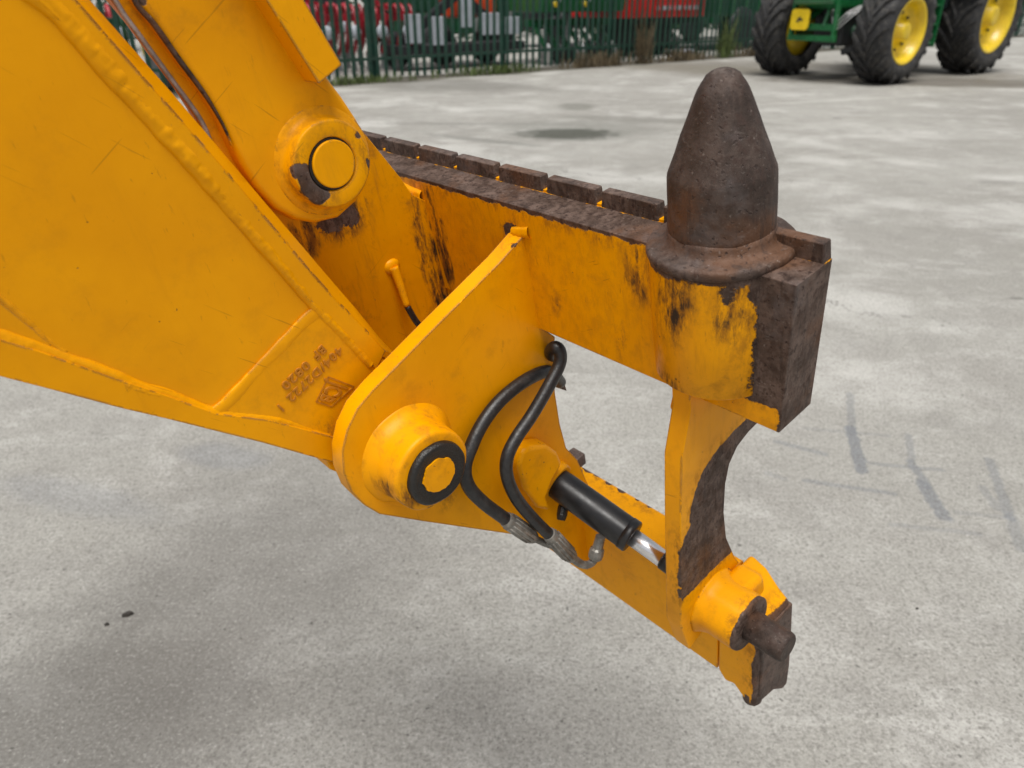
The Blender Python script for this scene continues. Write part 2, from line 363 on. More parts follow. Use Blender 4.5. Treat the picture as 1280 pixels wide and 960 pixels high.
for k in range(-1, 9):
    a1 = -.07*k-.0052; a0 = -.07*(k+1)
    if k == -1: a0, a1 = .062, .1415
    if k == 0: a1 = -.001+.035; a0 = -.07
    mb = MB(); b0, b1 = .0003, .0117; z0, z1 = -.001, .0148; sl = .0018
    if k == 0: a1 = -.0052
    vs = [(a0, b0, z0), (a1, b0, z0), (a1, b1, z0), (a0, b1, z0), (a0+sl, b0+.001, z1), (a1-sl, b0+.001, z1), (a1-sl, b1, z1), (a0+sl, b1, z1)]
    mb.add(vs, [(0,3,2,1),(4,5,6,7),(0,1,5,4),(1,2,6,5),(2,3,7,6),(3,0,4,7)])
    mb.build('tooth', M['tooth'], cross, .0012)
MB().box((.0, .0004, -.001), (.0610, .0116, .0146)).build('tooth', M['tooth'], cross, .0012)
for k in range(0, 9):   # bright yellow paint left at the foot of each gap
    a = -.07*k
    MB().box((a-.0056, .0012, -.0006), (a-.0004, .0108, .0022)).build('paint_patch', M['paint'], cross, .0004)
# ---- boss under the cone pin
BA, BBc = .0640, -.011
bz = -.107
bossp = [h((0, 0, -1), .0055), ('s', on(925, 336, 1, -.06), .014, (.5, 1, 1.2)), ('s', on(955, 345, 1, -.05), .012, (1, 1, .6)),
   ('s', on(905, 375, 1, -.06), .009, (1, 1, .9)), ('s', on(912, 410, 1, -.06), .006, (1, 1, .5)), ('s', on(922, 432, 1, -.06), .0035, (1, 1, .45)),
   ('s', on(838, 360, 1, -.05), .004, (1, 1, .18)), ('s', on(856, 345, 1, -.055), .004, (1, 1, .22)), [h((-1, 0, 0), -.1135)], ('s', on(962, 360, 1, -.03), .013, (1, 1, .5))]
M['bossmat'] = worn('boss_paint', bossp, speck=.7, grime=.6, edge=.5, amp=.005, dirt=[('s', on(845, 350, 1, -.06), .018, (1, 1, .35)), ('s', on(925, 400, 1, -.06), .022, (1, 1, .5)), ('s', on(840, 480, 1, -.06), .012)])
mb = MB().lathe((BA, BBc, 0), (0, 0, 1), [(-.112, .035), (-.1115, .050), (-.108, .0535), (-.06, .0545), (-.012, .0548), (-.004, .0548), (0.0, .0540)], 72, wob=.0007)
boss = mb.build('pin_boss', M['bossmat'], T)
mb = MB().lathe((BA, BBc, 0), (0, 0, 1), [(-.0015, .0535), (-.001, .0560), (.0015, .0567), (.0040, .0565), (.0058, .0555), (.0068, .0535), (.0074, .048), (.0086, .0440), (.0110, .0418), (.0145, .0405), (.019, .0395)], 72, wob=.0012)
mb.build('collar', M['darksteel2'], T)
mb = MB().lathe((BA, BBc, 0), (0, 0, 1), [(.010, .0398), (.020, .0397), (.035, .0394), (.050, .0390), (.0585, .0388), (.0612, .0385), (.0632, .0378), (.0655, .0369), (.075, .0332), (.087, .0287), (.099, .0242), (.110, .0202), (.1140, .0187), (.1175, .0172), (.1208, .0154), (.1237, .0134), (.1262, .0120), (.1285, .0086), (.1298, .0052), (.1303, .0020)], 96, wob=.0008)
mb.build('cone_pin', M['darksteel'], T)
# ---- C-shaped end plate below the boss
AP0, AP1 = .046, .065
cp = BC([(863,515),(852,576),(851,640),(851,700),(851,782),(862,812)], AP1)
front = BC([(930,712),(918,695),(908,672),(905,640),(907,605),(912,580),(922,558),(936,540),(948,528)], AP1)
poly = [(cp[0][0], -.105)] + cp + [(front[0][0]+.0, cp[-1][1]+.03)] + front + [(.010, -.14), (.010, -.105)]
cpm = [[h((0, -1, 0), .024), h((-1, 0, 0), -.0635), h((0, 0, 1), -.150)]]
q = on(905, 640, 0, AP1); q2 = on(880, 690, 0, AP1)
cpr = [('s', (AP1+.001, q.y+.012, q.z), .048, (1, 1, .62)), ('s', (AP1+.001, q2.y+.012, q2.z-.005), .040, (1, 1, .75)), ('s', on(905, 560, 0, AP1), .016, (1, 1, .8))]
def ell(c, l, b, A):
    c_ = on(*c, 0, A); l_ = on(*l, 0, A); b_ = on(*b, 0, A); rb = (l_-c_).length; rc = (b_-c_).length
    return [('s', c_, rb, (1, 1, rb/rc)), ('h', (-1, 0, 0), -(AP1-.0035)), ('h', (0, 0, -1), -qz)]
qz = on(880, 724, 0, AP1).z
cpr = [ell((897, 668), (858, 668), (897, 722), AP1), ell((905, 612), (872, 612), (905, 665), AP1), ell((915, 640), (875, 640), (915, 700), AP1), ell((925, 565), (897, 570), (928, 530), AP1), ell((900, 695), (862, 695), (900, 722), AP1)]
M['cplate'] = worn('end_plate_paint', cpr, speck=.35, grime=.25, edge=.7, amp=.0035)
MB().prism(poly, AP0, AP1).build('end_plate', M['cplate'], T, .0010)
# tapered gusset between boss and plate
g0 = BC([(826,480),(838,503),(860,512)], .05)
MB().prism([(-.030, -.10), (-.036, -.125), (-.046, -.150), (-.040, -.160), (.008, -.150), (.008, -.10)], .036, .0470).build('gusset', M['paint'], T, .003)
# ---- lower beam
lbm = [h((-1, 0, 0), -.114)] + [('s', on(px, py, 2, -.404), rr_) for px, py, rr_ in ((738, 585, .010), (748, 592, .006), (762, 602, .005), (778, 612, .006), (797, 624, .004), (812, 632, .003), (940, 722, .006), (975, 748, .006))]
M['beam'] = worn('lower_beam_paint', lbm, speck=.6, grime=.25, edge=1.1, amp=.0028)
mb = MB().prism([(-.010, -.560), (-.010, -.409), (-.005, -.404), (.034, -.404), (.038, -.408), (.038, -.560)], -.50, .066)
mb.build('lower_beam', M['beam'], T, .0016)
bo = [(p.y, p.z) for p in (on(*q, 0, .118) for q in ((989,752),(987,800),(985,830),(982,852),(976,860),(965,861),(955,870),(947,877),(946,850),(944,800),(950,735)))]
# block at the beam end: its top falls towards the end, its underside is stepped
mb = MB(); a0, a1 = .067, .1185
low_ = [(a0, -.557), (.078, -.572), (.090, -.566), (.102, -.578), (a1, -.588)]
top_ = [(a1, -.443), (.105, -.432), (.088, -.412), (a0, -.403)]
mb.prism(low_+top_, -.012, .050, axis=1)
mb.build('beam_end_block', M['beam'], T, .0055, 4)
MB().prism([bo[0], bo[1], bo[2], bo[3], bo[4], bo[5], bo[6], bo[7], (bo[7][0]-.001, -.50), (-.010, -.452), (.0, -.446)], .109, .1205).build('end_foot', M['steel'], T, .0025)
MB().lathe((.109, -.001, -.565), (0, 0, -1), [(0, .0115), (.018, .0115), (.0215, .0095), (.0225, .006)], 20, wob=.001).build('end_lug', M['steel'], T, .003)
# ---- locking pin and its boss
LB, LC = -.020, -.420
lbp = [h((-1, 0, 0), -.1095), ('s', (.113, LB+.004, LC-.026), .012), ('s', (.113, LB-.02, LC-.02), .008)]
M['lboss'] = worn('lock_boss_paint', lbp, speck=.5, grime=.3, edge=.5, amp=.0022)
MB().lathe((0, LB, LC), (1, 0, 0), [(.0645, .0395), (.067, .0365), (.072, .0340), (.080, .0325), (.108, .0318), (.1115, .0312), (.1130, .0295), (.1132, .020)], 56, wob=.0015).build('locking_boss', M['lboss'], T)
MB().prism([(LB+.004, LC+.012), (LB+.014, LC+.027), (LB+.050, LC+.022), (LB+.056, LC-.01), (LB+.02, LC-.02)], .0655, .098).build('boss_rib', M['lboss'], T, .010, 4)
MB().lathe((0, LB, LC), (1, 0, 0), [(.100, .0168), (.151, .0165), (.1550, .0156), (.1562, .0140)], 40, wob=.0008).build('locking_pin', M['darksteel'], T)
# ---- near side plate and pivot boss
A1, A0 = -.140, -.160
near = BC([(652,297),(640,311),(625,328),(550,403),(480,474),(467,487),(447,511),(434,538),(428,565),(430,592),(440,616),(456,632),(475,643),(530,652),(640,668),(700,678)], A1)
sp = near + BC([(735,713),(750,640),(722,575),(708,560),(700,530),(694,491),(692,455),(694,421),(676,409)], A1) + [(-.033, -.13), (-.033, near[0][1]-.0)]
npr = [('s', on(641, 303, 0, A1), .006), ('s', on(560, 625, 0, A1), .0)]
M['splate'] = worn('side_plate_paint', npr, speck=.4, grime=.22, edge=1.7, amp=.004)
MB().prism(sp, A0, A1).build('side_plate', M['splate'], T, .0009)
PB, PC = on(542, 589, 0, -.10).y, on(542, 589, 0, -.10).z
M['pboss'] = worn('pivot_boss_paint', [('s', (-.101, PB+.022, PC-.028), .016), ('s', (-.108, PB-.015, PC-.042), .011)], speck=.6, grime=.7, edge=.8, amp=.007, dirt=[('s', (-.104, PB+.02, PC-.035), .026), ('s', (-.11, PB-.035, PC-.01), .018)])
MB().lathe((0, PB, PC), (1, 0, 0), [(-.142, .056), (-.139, .050), (-.133, .0450), (-.125, .0420), (-.105, .0408), (-.1020, .0402), (-.1005, .0388), (-.100, .0368), (-.0998, .026)], 72, wob=.0011).build('pivot_boss', M['pboss'], T)
PBD, PCD = PB+.0015, PC-.002
pc = MB().lathe((0, PBD, PCD), (1, 0, 0), [(-.103, .0315), (-.0985, .0318), (-.0945, .0308), (-.0932, .0285), (-.0950, .0235)], 56, wob=.0012).build('pivot_pin', M['grease'], T)
M['cap'] = worn('pin_cap_paint', [], speck=.9, grime=.4, edge=0)
prof = []
mbc = MB(); n = 48; vs = [(-.0925, PBD, PCD)]
for k in range(n):
    a = 2*pi*k/n; r = .0175+.0016*noise.noise(Vector((cos(a)*3, sin(a)*3, 1)))+.0008*noise.noise(Vector((cos(a)*9, sin(a)*9, 4)))
    vs.append((-.0932, PBD+r*cos(a), PCD+r*sin(a)))
vs += [(-.0965, v[1], v[2]) for v in vs[1:]]
mbc.add(vs, [(0, 1+k, 1+(k+1) % n) for k in range(n)]+[(1+k, 1+n+k, 1+n+(k+1) % n, 1+(k+1) % n) for k in range(n)]).build('pin_face', M['cap'], pc)
# ---- far side plate with ear, and the web between the plates
fa = BC([(398,120),(430,135),(462,174),(500,221),(515,243)], -.30)
low = [(-.028, -.16), (-.030, -.33)] + [(p[0], p[1]) for p in (near[13], near[12], near[10], near[8], near[6])]
fp = [(p[0], p[1]) for p in fa] + [(-.030, -.03)] + low + [(-.27, -.02), (-.25, .06), (-.235, .10)]
fpp = [('s', on(418, 276, 0, -.30), .010, (1, .5, 1)), ('s', on(440, 268, 0, -.30), .007, (1, 1, .7))]
M['fplate'] = worn('far_plate_paint', fpp, speck=.6, grime=.7, edge=.6, amp=.007, dirt=[('s', (-.30, -.035, -.09), .09, (1, 3.5, 1)), ('s', on(430, 272, 0, -.30), .022, (1, .8, 1)), ('s', on(375, 300, 0, -.30), .02)])
MB().prism(fp, -.32, -.30).build('side_plate', M['fplate'], T, .0010)
M['web'] = worn('web_paint', [], speck=.8, grime=1.1, edge=.3)
MB().box((-.302, -.033, -.33), (-.158, -.013, -.13)).build('back_web', M['web'], T)
# weld lump where the far plate meets the bar, and grease nipple pipe with hose
def bead(name, pts, w, hgt, mat, nrm=(1, 0, 0), seed=0, step=.0022, ripple=1.0, parent=None):
    nrm = Vector(nrm); P = spline(pts, 24); L = [0]
    for i in range(1, len(P)): L.append(L[-1]+(P[i]-P[i-1]).length)
    n = max(6, int(L[-1]/step)); vs = []; fs = []; K = 11; j = 0
    for i in range(n+1):
        d = L[-1]*i/n
        while j < len(L)-2 and L[j+1] < d: j += 1
        u = (d-L[j])/max(1e-9, L[j+1]-L[j]); p = P[j].lerp(P[j+1], u); tg = (P[min(j+1, len(P)-1)]-P[j]).normalized(); sd_ = tg.cross(nrm).normalized()
        ww = (w(d/L[-1]) if callable(w) else w)*(1+.22*noise.noise(Vector((d*28, seed, 0)))+.10*noise.noise(Vector((d*90, seed, 5))))
        hv = hgt*(1+.3*noise.noise(Vector((d*22, seed, 9))))
        off = .18*noise.noise(Vector((d*18, seed, 3)))
        for k in range(K):
            s = -1+2*k/(K-1); lag = d+.35*ww*(1-s*s)
            r = ripple*hgt*(.20*noise.noise(Vector((lag*26, s*.9, seed+7)))+.20*noise.noise(Vector((lag*210, s*1.5, seed)))+.13*noise.noise(Vector((lag*70, s*2, seed+2)))+.07*sin(lag*2*pi/.0055+s))
            prof = (1-s*s)**.65
            vs.append(p+sd_*((s+off*(1-abs(s)))*ww)+nrm*(hv*prof+r*prof-.0005))
    for i in range(n):
        for k in range(K-1): fs.append((i*K+k, i*K+k+1, (i+1)*K+k+1, (i+1)*K+k))
    # closed underside
    o = len(vs); vs += [vs[i*K]-nrm*.002 for i in range(n+1)] + [vs[i*K+K-1]-nrm*.002 for i in range(n+1)]
    for i in range(n):
        fs += [(i*K, (i+1)*K, o+i+1, o+i), (i*K+K-1, o+n+1+i, o+n+2+i, (i+1)*K+K-1), (o+i, o+i+1, o+n+2+i, o+n+1+i)]
    return MB().add(vs, fs, True).build(name, mat, parent or T)
bead('weld_bead', [on(645, 292, 1, -.0353)+Vector((-.004, 0, 0)), on(662, 291, 1, -.0353)], .006, .004, M['paint'], (0, -1, 0), 4)
bead('weld_bead', [on(505, 235, 1, -.0353), on(528, 246, 1, -.0353)], .007, .005, M['paint'], (0, -1, 0), 8)
0 and bead('weld_bead', [Vector((-.136, -.0355, -.025)), Vector((-.1365, -.0355, -.08)), Vector((-.137, -.0355, -.130))], .008, .004, M['splate'], (.6, -.8, 0), 12, ripple=.3)
p0 = on(492, 334, 0, -.297); p1 = on(500, 356, 0, -.292); p2 = on(509, 383, 0, -.285); p3 = on(522, 404, 0, -.28)
MB().tube(spline([p0, p1, p2]), lambda u: .0055-.0018*u, 14).build('grease_pipe', M['fplate'], T)
MB().lathe(p0, (1, 0, 0), [(-.006, .0095), (-.002, .0085), (.000, .0065), (.001, .003)], 24, wob=.003).build('pipe_boss', M['fplate'], T)
MB().tube(spline([p2, p3, p3+Vector((.01, .012, -.03))]), .0036, 12).build('grease_hose', M['rubber'], T)
# ---- tilt link (cast arm), its eye and pin
AL = -.185
arm = BC([(150,-60),(169,0),(194,31),(225,75),(256,117),(275,148),(290,180),(302,205),(320,235),(345,262),(370,276),(395,280),(425,273),(448,252),(461,225),(464,195),(460,172),(447,148),(430,122),(412,98),(385,40),(330,-60)], AL-.008)
c0 = arm[0]; c1 = arm[-1]
dx, dy = BC([(100,-140)], AL-.008)[0], BC([(300,-130)], AL-.008)[0]
arm = [(dx[0]-.05, dx[1]+.14), dx] + arm + [dy, (dy[0]-.05, dy[1]+.14)]
M['arm'] = worn('tilt_link_paint', [('s', on(178, 2, 0, AL-.008), .003)], speck=.3, grime=.22, edge=.4, amp=.0015)
MB().prism(arm, -.262, AL-.008).build('tilt_link', M['arm'], T, .006, 4, 50)
link = T.children[-1]
# outer flange plate behind, with bare metal edge
fl = BC([(60,-150),(144,0),(175,45),(213,97),(251,150),(270,195),(300,250),(370,276),(300,120),(190,-60),(150,-150)], -.207)
M['flange'] = worn('link_flange_paint', [], speck=.6, grime=.9, edge=.2)
MB().prism(fl, -.218, -.208).build('link_flange', M['flange'], link, .001)
ed = [on(*p, 0, -.2082)+Vector((0, 0, 0)) for p in ((60,-150),(144,0),(175,45),(213,97),(251,150),(268,190))]
M['barem'] = plain('bare_metal_edge', (.33, .31, .31), .5, .2, var=.3, sc=120, bump=.0004)
MB().tube(spline(ed), .0018, 8).build('bare_edge', M['barem'], link)
ed = [on(*p, 0, AL-.0085) for p in ((150,-60),(169,0),(194,31),(225,75),(256,117),(275,148),(284,166),(290,182))]
M['grimy'] = worn('grimy_weld', [('s', on(225, 75, 0, AL), .02, (1, .6, .25))], speck=.9, grime=1.1, edge=.6, amp=.01, light=.8)
bead('weld_bead', ed, lambda u: .0017*(1-.7*max(0, u-.6)/.4), .0012, M['grimy'], (1, 0, 0), 31, parent=link)
EB, EC = on(414, 205, 0, AL+.004).y, on(414, 205, 0, AL+.004).z
M['eye'] = worn('eye_paint', [('s', on(384, 226, 0, AL+.006), .0125, (1, 1.5, .8)), ('s', on(398, 243, 0, AL+.006), .010, (1, 1, 1.3)), ('s', on(372, 213, 0, AL+.006), .007, (1, 1, 1)), ('s', on(460, 205, 0, AL+.006), .004, (1, 2, .5)), ('s', on(446, 170, 0, AL+.006), .003, (1, 1, 1))], speck=.5, grime=.5, edge=.6, amp=.003)
eb2, ec2 = on(404, 200, 0, AL-.008).y, on(404, 200, 0, AL-.008).z
MB().lathe((0, EB, EC), (1, 0, 0), [(AL-.0092, .0440), (AL-.0078, .0430), (AL-.0070, .0405), (AL-.0055, .0375), (AL-.002, .0354), (AL+.003, .0346), (AL+.0062, .0342), (AL+.0069, .0336), (AL+.0071, .0326), (AL+.0072, .0222), (AL+.0070, .0215), (AL+.003, .0205), (AL+.003, .017)], 72, wob=.0006).build('link_eye', M['eye'], link)
MB().lathe((0, EB+.0005, EC), (1, 0, 0), [(AL+.002, .0208), (AL+.0052, .0208), (AL+.0056, .0203)], 56).build('seal_ring', M['grease'], link)
MB().lathe((0, EB+.001, EC), (1, 0, 0), [(AL+.003, .0188), (AL+.0072, .0188), (AL+.0077, .0186), (AL+.0080, .0181), (AL+.0080, .0172), (AL+.0080, .010)], 56).build('link_pin', worn('pin_disc_paint', [], speck=.25, grime=.25, edge=.3), link)
# rectangular bar lying along the top of the link
rb = BC([(333,-0),(399,105),(428,81),(378,-6)], AL+.014)
u = Vector((rb[1][0]-rb[0][0], rb[1][1]-rb[0][1])).normalized()*.28
rbp = [(rb[0][0]-u.x, rb[0][1]-u.y), rb[1], rb[2], (rb[3][0]-u.x, rb[3][1]-u.y)]
MB().prism(rbp, -.235, AL+.014).build('guide_bar', worn('guide_bar_paint', [], speck=.6, grime=.2, edge=1.2), T, .0009)
# ---- boom nose and panels
AB = -.170
upo = [(60,-60),(112,0),(172,67),(262,172),(337,259),(420,356),(476,424),(492,441)]
lo = [(505,470),(500,560),(470,592),(440,598),(412,587),(379,568),(274,540),(150,510),(0,470.6),(-150,430)]
nose = BC(upo+lo, AB)
far1 = (nose[0][0]-.25, nose[0][1]+.32); far0 = (nose[-1][0]-.40, nose[-1][1]+.30)
M['flangeedge'] = M['boom']
# base plate (recessed main panel)
pin_ = BC([(20,-80),(94,0),(169,86),(232,157),(292,225),(386,337),(440,400),(470,432),(470,540),(409,575),(274,538),(150,508),(0,468),(-150,428)], AB-.0035)
mbp = MB().prism([far1]+pin_+[far0], -.285, AB-.0035); boom = mbp.build('boom', M['boom'], T)
# chamfered upper casting strip: face strip + bright chamfer
def ribbon(name, pa, pb, Aa, Ab, depthA, mat, bevel=.0008):
    a = [on(*p, 0, Aa) for p in pa]; b = [on(*p, 0, Ab) for p in pb]; n = len(a); vs = []; fs = []
    for i in range(n): vs += [a[i], b[i], Vector((depthA, b[i].y, b[i].z)), Vector((depthA, a[i].y, a[i].z))]
    for i in range(n-1):
        for k in range(4): fs.append((4*i+k, 4*i+(k+1) % 4, 4*i+4+(k+1) % 4, 4*i+4+k))
    fs += [(0, 1, 2, 3), (4*n-4, 4*n-3, 4*n-2, 4*n-1)]
    return MB().add(vs, fs).build(name, mat, boom, bevel)
inner = [(0,-40),(56,8),(131,80),(187,142),(240,202),(292,262),(345,326),(398,388),(440,432),(470,462)]
mid_ = [(45,-50),(94,0),(169,86),(200,121),(232,157),(292,225),(386,337),(420,375),(454,409),(482,440)]
outer = [(66,-55),(112,0),(185,82),(217,118),(250,157),(311,229),(403,337),(440,380),(476,424),(494,443)]
cav = [(-250,-330)]
ribbon('upper_flange', cav+inner, cav+mid_, AB, AB, -.20, M['boom'])
M['edgep'] = worn('flange_edge_paint', [], speck=.45, grime=.05, edge=.9)
ribbon('flange_edge', [(-235,-340)]+mid_, [(-215,-350)]+outer, AB, AB-.016, -.28, M['edgep'])
lw = [(-170,385),(0,424),(49,439),(142,472),(210,495),(270,517),(337,525),(409,544),(470,560)]
lb = [(-170,425),(0,470.6),(60,486),(150,510),(210,524),(274,540),(330,554),(379,568),(430,582)]
ribbon('lower_flange', lw, lb, AB+.001, AB+.001, -.285, M['boom'])
# nose casting with stamped lettering
nc = BC([(397,390),(330,450),(274,512),(330,530),(405,560),(412,587),(440,598),(470,592),(500,560),(500,458),(470,445),(430,412)], AB-.001)
M['nose'] = worn('nose_paint', [('s', on(405, 552, 0, AB), .010, (1, 1, 1))], speck=.3, grime=.25, edge=.4, amp=.006)
MB().prism(nc, -.285, AB-.001).build('boom_nose', M['nose'], boom, .002)
NA = AB-.001
M['cast'] = plain('cast_letter_shaded_paint', (.46, .165, .001), .55, var=.15, sc=200)  # darker than body paint: relief shading and dirt of the letters put into colour
def PB_(pts, A): return [on(x, y, 0, A) for x, y in pts]
bead('weld_bead', PB_([(-40,-80),(20,-30),(75,15),(131,78),(187,142),(240,202),(292,262),(345,324),(398,386),(440,432),(462,455)], AB-.003), lambda u: .0090-.0042*u, .0042, M['boom'], seed=1, parent=boom)
bead('weld_bead', PB_([(-120,398),(-40,412),(0,424),(49,439),(100,457),(142,472),(175,487),(210,497),(240,508),(270,517),(337,525),(375,535),(409,546)], AB-.003), lambda u: .0066-.001*u, .0036, M['boom'], seed=2, parent=boom)
bead('weld_bead', PB_([(262,525),(290,500),(318,470),(350,437),(380,405),(402,388)], AB-.0012), .0060, .0010, M['boom'], seed=3, ripple=.8, parent=boom)
bead('weld_bead', PB_([(-60,330),(0,372),(35,402),(60,425),(80,440)], AB-.005), .0035, .003, M['boom'], seed=6, ripple=.8, parent=boom)
bead('weld_bead', PB_([(142,474),(160,482),(200,496)], AB-.0005), .003, .0022, M['boom'], seed=7, ripple=1.6, parent=boom)
# triangular gusset patch at left
MB().prism(BC([(-60,336),(0,376),(35,404),(66,430),(60,446),(0,432),(-60,416)], AB-.003), -.2, AB-.003).build('gusset', M['boom'], boom, .001)
# lettering: raised cast characters (read from upper right towards lower left)
def letters(name, s, px0, px1, size, A, mat, parent, ex=.0010, sp=1.0):
    cu = bpy.data.curves.new(name, 'FONT'); cu.body = s; cu.size = size; cu.extrude = ex; cu.bevel_depth = .0003; cu.offset = .00012; cu.resolution_u = 3; cu.space_character = sp
    ob = bpy.data.objects.new(name+'_c', cu); S.collection.objects.link(ob)
    dg = bpy.context.evaluated_depsgraph_get(); me = bpy.data.meshes.new_from_object(ob.evaluated_get(dg))
    bpy.data.objects.remove(ob); me.materials.clear(); me.materials.append(mat)
    w = max(v.co.x for v in me.vertices)
    p0 = on(*px0, 0, A); p1 = on(*px1, 0, A); d = (p1-p0); k = d.length/w; d.normalize(); n = Vector((1, 0, 0)); up = n.cross(d)
    for v in me.vertices:
        c = v.co.copy(); v.co = p0+d*(c.x*k)+up*c.y+n*c.z
    o = bpy.data.objects.new(name, me); S.collection.objects.link(o); o.parent = parent; return o
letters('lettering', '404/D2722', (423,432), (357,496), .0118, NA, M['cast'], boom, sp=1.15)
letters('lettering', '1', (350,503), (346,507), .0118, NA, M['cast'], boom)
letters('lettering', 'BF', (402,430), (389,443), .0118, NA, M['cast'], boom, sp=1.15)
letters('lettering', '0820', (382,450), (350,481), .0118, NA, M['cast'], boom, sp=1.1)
# logo: slanted four-sided outline with three letters
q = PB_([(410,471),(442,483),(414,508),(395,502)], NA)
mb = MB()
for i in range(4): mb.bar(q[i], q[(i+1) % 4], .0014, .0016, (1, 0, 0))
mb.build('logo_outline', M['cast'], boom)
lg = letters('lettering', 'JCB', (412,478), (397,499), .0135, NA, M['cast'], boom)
q0, q1, q2, q3 = PB_([(413,476), (398,500), (412,504.5), (436,484)], NA)      # squeeze the three letters into the slanted outline
o0, o1 = on(412, 478, 0, NA), on(397, 499, 0, NA); dl = (o1-o0).normalized(); ul = Vector((1, 0, 0)).cross(dl)
hm = max((v.co-o0).dot(ul) for v in lg.data.vertices); wm = max((v.co-o0).dot(dl) for v in lg.data.vertices)
for v in lg.data.vertices:
    uu = (v.co-o0).dot(dl)/wm; vv = (v.co-o0).dot(ul)/hm; hx = v.co.x-NA
    p = q0.lerp(q1, uu).lerp(q3.lerp(q2, uu), vv); v.co = Vector((NA+hx, p.y, p.z))
# ---- locking ram
RB, RC = -.068, -.318
def ramp(px, py, B=RB): return on(px, py, 1, B)
RL, RR, RM = ramp(697, 604, -.046), ramp(832, 701, -.026), ramp(789, 670, -.033)
rd = (RR-RL).normalized(); r0 = RL
Lr = (RR-r0).length; Lb = (RM-r0).dot(rd)
ram = MB().lathe(r0, rd, [(-.004, .018), (0, .0185), (.012, .0190), (Lb-.004, .0190), (Lb-.001, .0186), (Lb, .0175), (Lb, .010)], 48).build('locking_ram', M['blackpaint'], T)
MB().lathe(r0, rd, [(Lb-.008, .0198), (Lb+.001, .0198), (Lb+.0022, .0186), (Lb+.0022, .009)], 48).build('gland', M['blackpaint'], ram)
MB().lathe(r0, rd, [(Lb-.01, .0104), (Lr+.006, .0104)], 32).build('rod', M['chrome'], ram)
MB().lathe(r0, rd, [(Lr-.003, .0116), (Lr+.010, .0116)], 24).build('rod_end', M['grease'], ram)
M['clevis'] = worn('clevis_paint', [], speck=.7, grime=.3, edge=.7)
# clevis block holding the ram
mb = MB().prism(BC([(648,582),(653,567),(662,559),(684,556),(698,566),(704,580),(692,600),(684,622),(690,640),(672,636),(655,612)], -.118), -.141, -.118)
mb.build('clevis', M['clevis'], T, .010, 4)
MB().lathe(r0, rd, [(-.024, .012), (-.022, .0225), (-.016, .0270), (-.004, .0275), (.0005, .0262), (.0015, .0235), (.0005, .0190)], 40, wob=.003).build('clevis_cover', M['clevis'], T)
q = on(716, 571, 2, -.392); MB().box((q.x-.010, q.y-.010, q.z-.014), (q.x+.012, q.y+.012, q.z+.004)).build('stop_block', M['steel'], T, .0015)
q = on(717, 588, 2, -.385); MB().box((q.x-.008, q.y-.007, q.z-.012), (q.x+.010, q.y+.007, q.z+.002)).build('stop_block', M['steel'], T, .0012)
# ---- hoses: pixel guide with depth given by the B coordinate
def hp(lst): return [on(x, y, 0, a) for x, y, a in lst]
h1 = hp([(694,468,-.165),(691,452,-.155),(688,440,-.135),(694,434,-.122),(700,440,-.117),(699,456,-.115),(684,486,-.112),(664,520,-.110),(645,548,-.108),(634,572,-.105),(634,596,-.102),(645,622,-.098),(664,646,-.094),(686,668,-.090),(694,677,-.088)])
h2 = hp([(700,478,-.15),(690,466,-.140),(676,466,-.136),(650,480,-.134),(624,502,-.132),(604,528,-.130),(590,556,-.126),(581,584,-.122),(586,608,-.118),(604,628,-.112),(628,646,-.106),(640,655,-.104)])
MB().tube(spline(h1, 10), .0069, 16).build('hydraulic_hose', M['rubber'], T)
MB().tube(spline(h2, 10), .0072, 16).build('hydraulic_hose', M['rubber'], T)
def fitting(p, q, nm='hose_fitting'):
    a = on(*p[:2], 0, p[2]); b = on(*q[:2], 0, q[2]); L = (b-a).length; d = (b-a)
    o = MB().lathe(a, d, [(-.004, .0078), (0, .0088), (L*.25, .0092), (L*.8, .0092), (L*.9, .0082), (L, .0060)], 12, smooth=False).build(nm, M['fitting'], T)
    mb = MB()
    for k in range(12):
        an = 2*pi*k/12; u, w = mb.frame(d); e = (u*cos(an)+w*sin(an))*.0090; dn = d.normalized()
        mb.tube([a+e+dn*L*.08, a+e+dn*L*.8], .0011, 6)
    mb.build('crimp_ridge', M['fitting'], o); return o
fitting((634,650,-.105), (668,673,-.100)); fitting((688,669,-.089), (716,698,-.084))
pp = hp([(668,673,-.100),(684,680,-.098),(700,685,-.095),(718,698,-.092),(730,706,-.088)])
MB().tube(spline(pp), .0042, 12).build('steel_pipe', M['fitting'], T)
pp = hp([(714,696,-.084),(724,704,-.082),(734,706,-.078),(742,701,-.076),(744,693,-.075)])
MB().tube(spline(pp), .0048, 12).build('steel_pipe', M['fitting'], T)
e0 = on(744, 697, 0, -.075); e1 = on(753, 662, 0, -.074)
MB().lathe(e0, e1-e0, [(-.002, .006), (0, .0085), (.006, .0092), (.012, .0085), (.014, .0065), (.03, .006)], 12, smooth=False).build('banjo_fitting', M['fitting'], T)
e0 = on(702, 646, 0, -.118); e1 = on(706, 622, 0, -.125)
MB().lathe(e0, e1-e0, [(-.004, .005), (.002, .0065), (.010, .0065), (.022, .005)], 12, smooth=False).build('banjo_fitting', M['grease'], T)
# small bracket tab with the hose guard behind the near plate
MB().prism(BC([(694,440),(709,489),(694,484),(690,460)], -.17), -.20, -.17).build('hose_tab', M['steel'], T, .001)
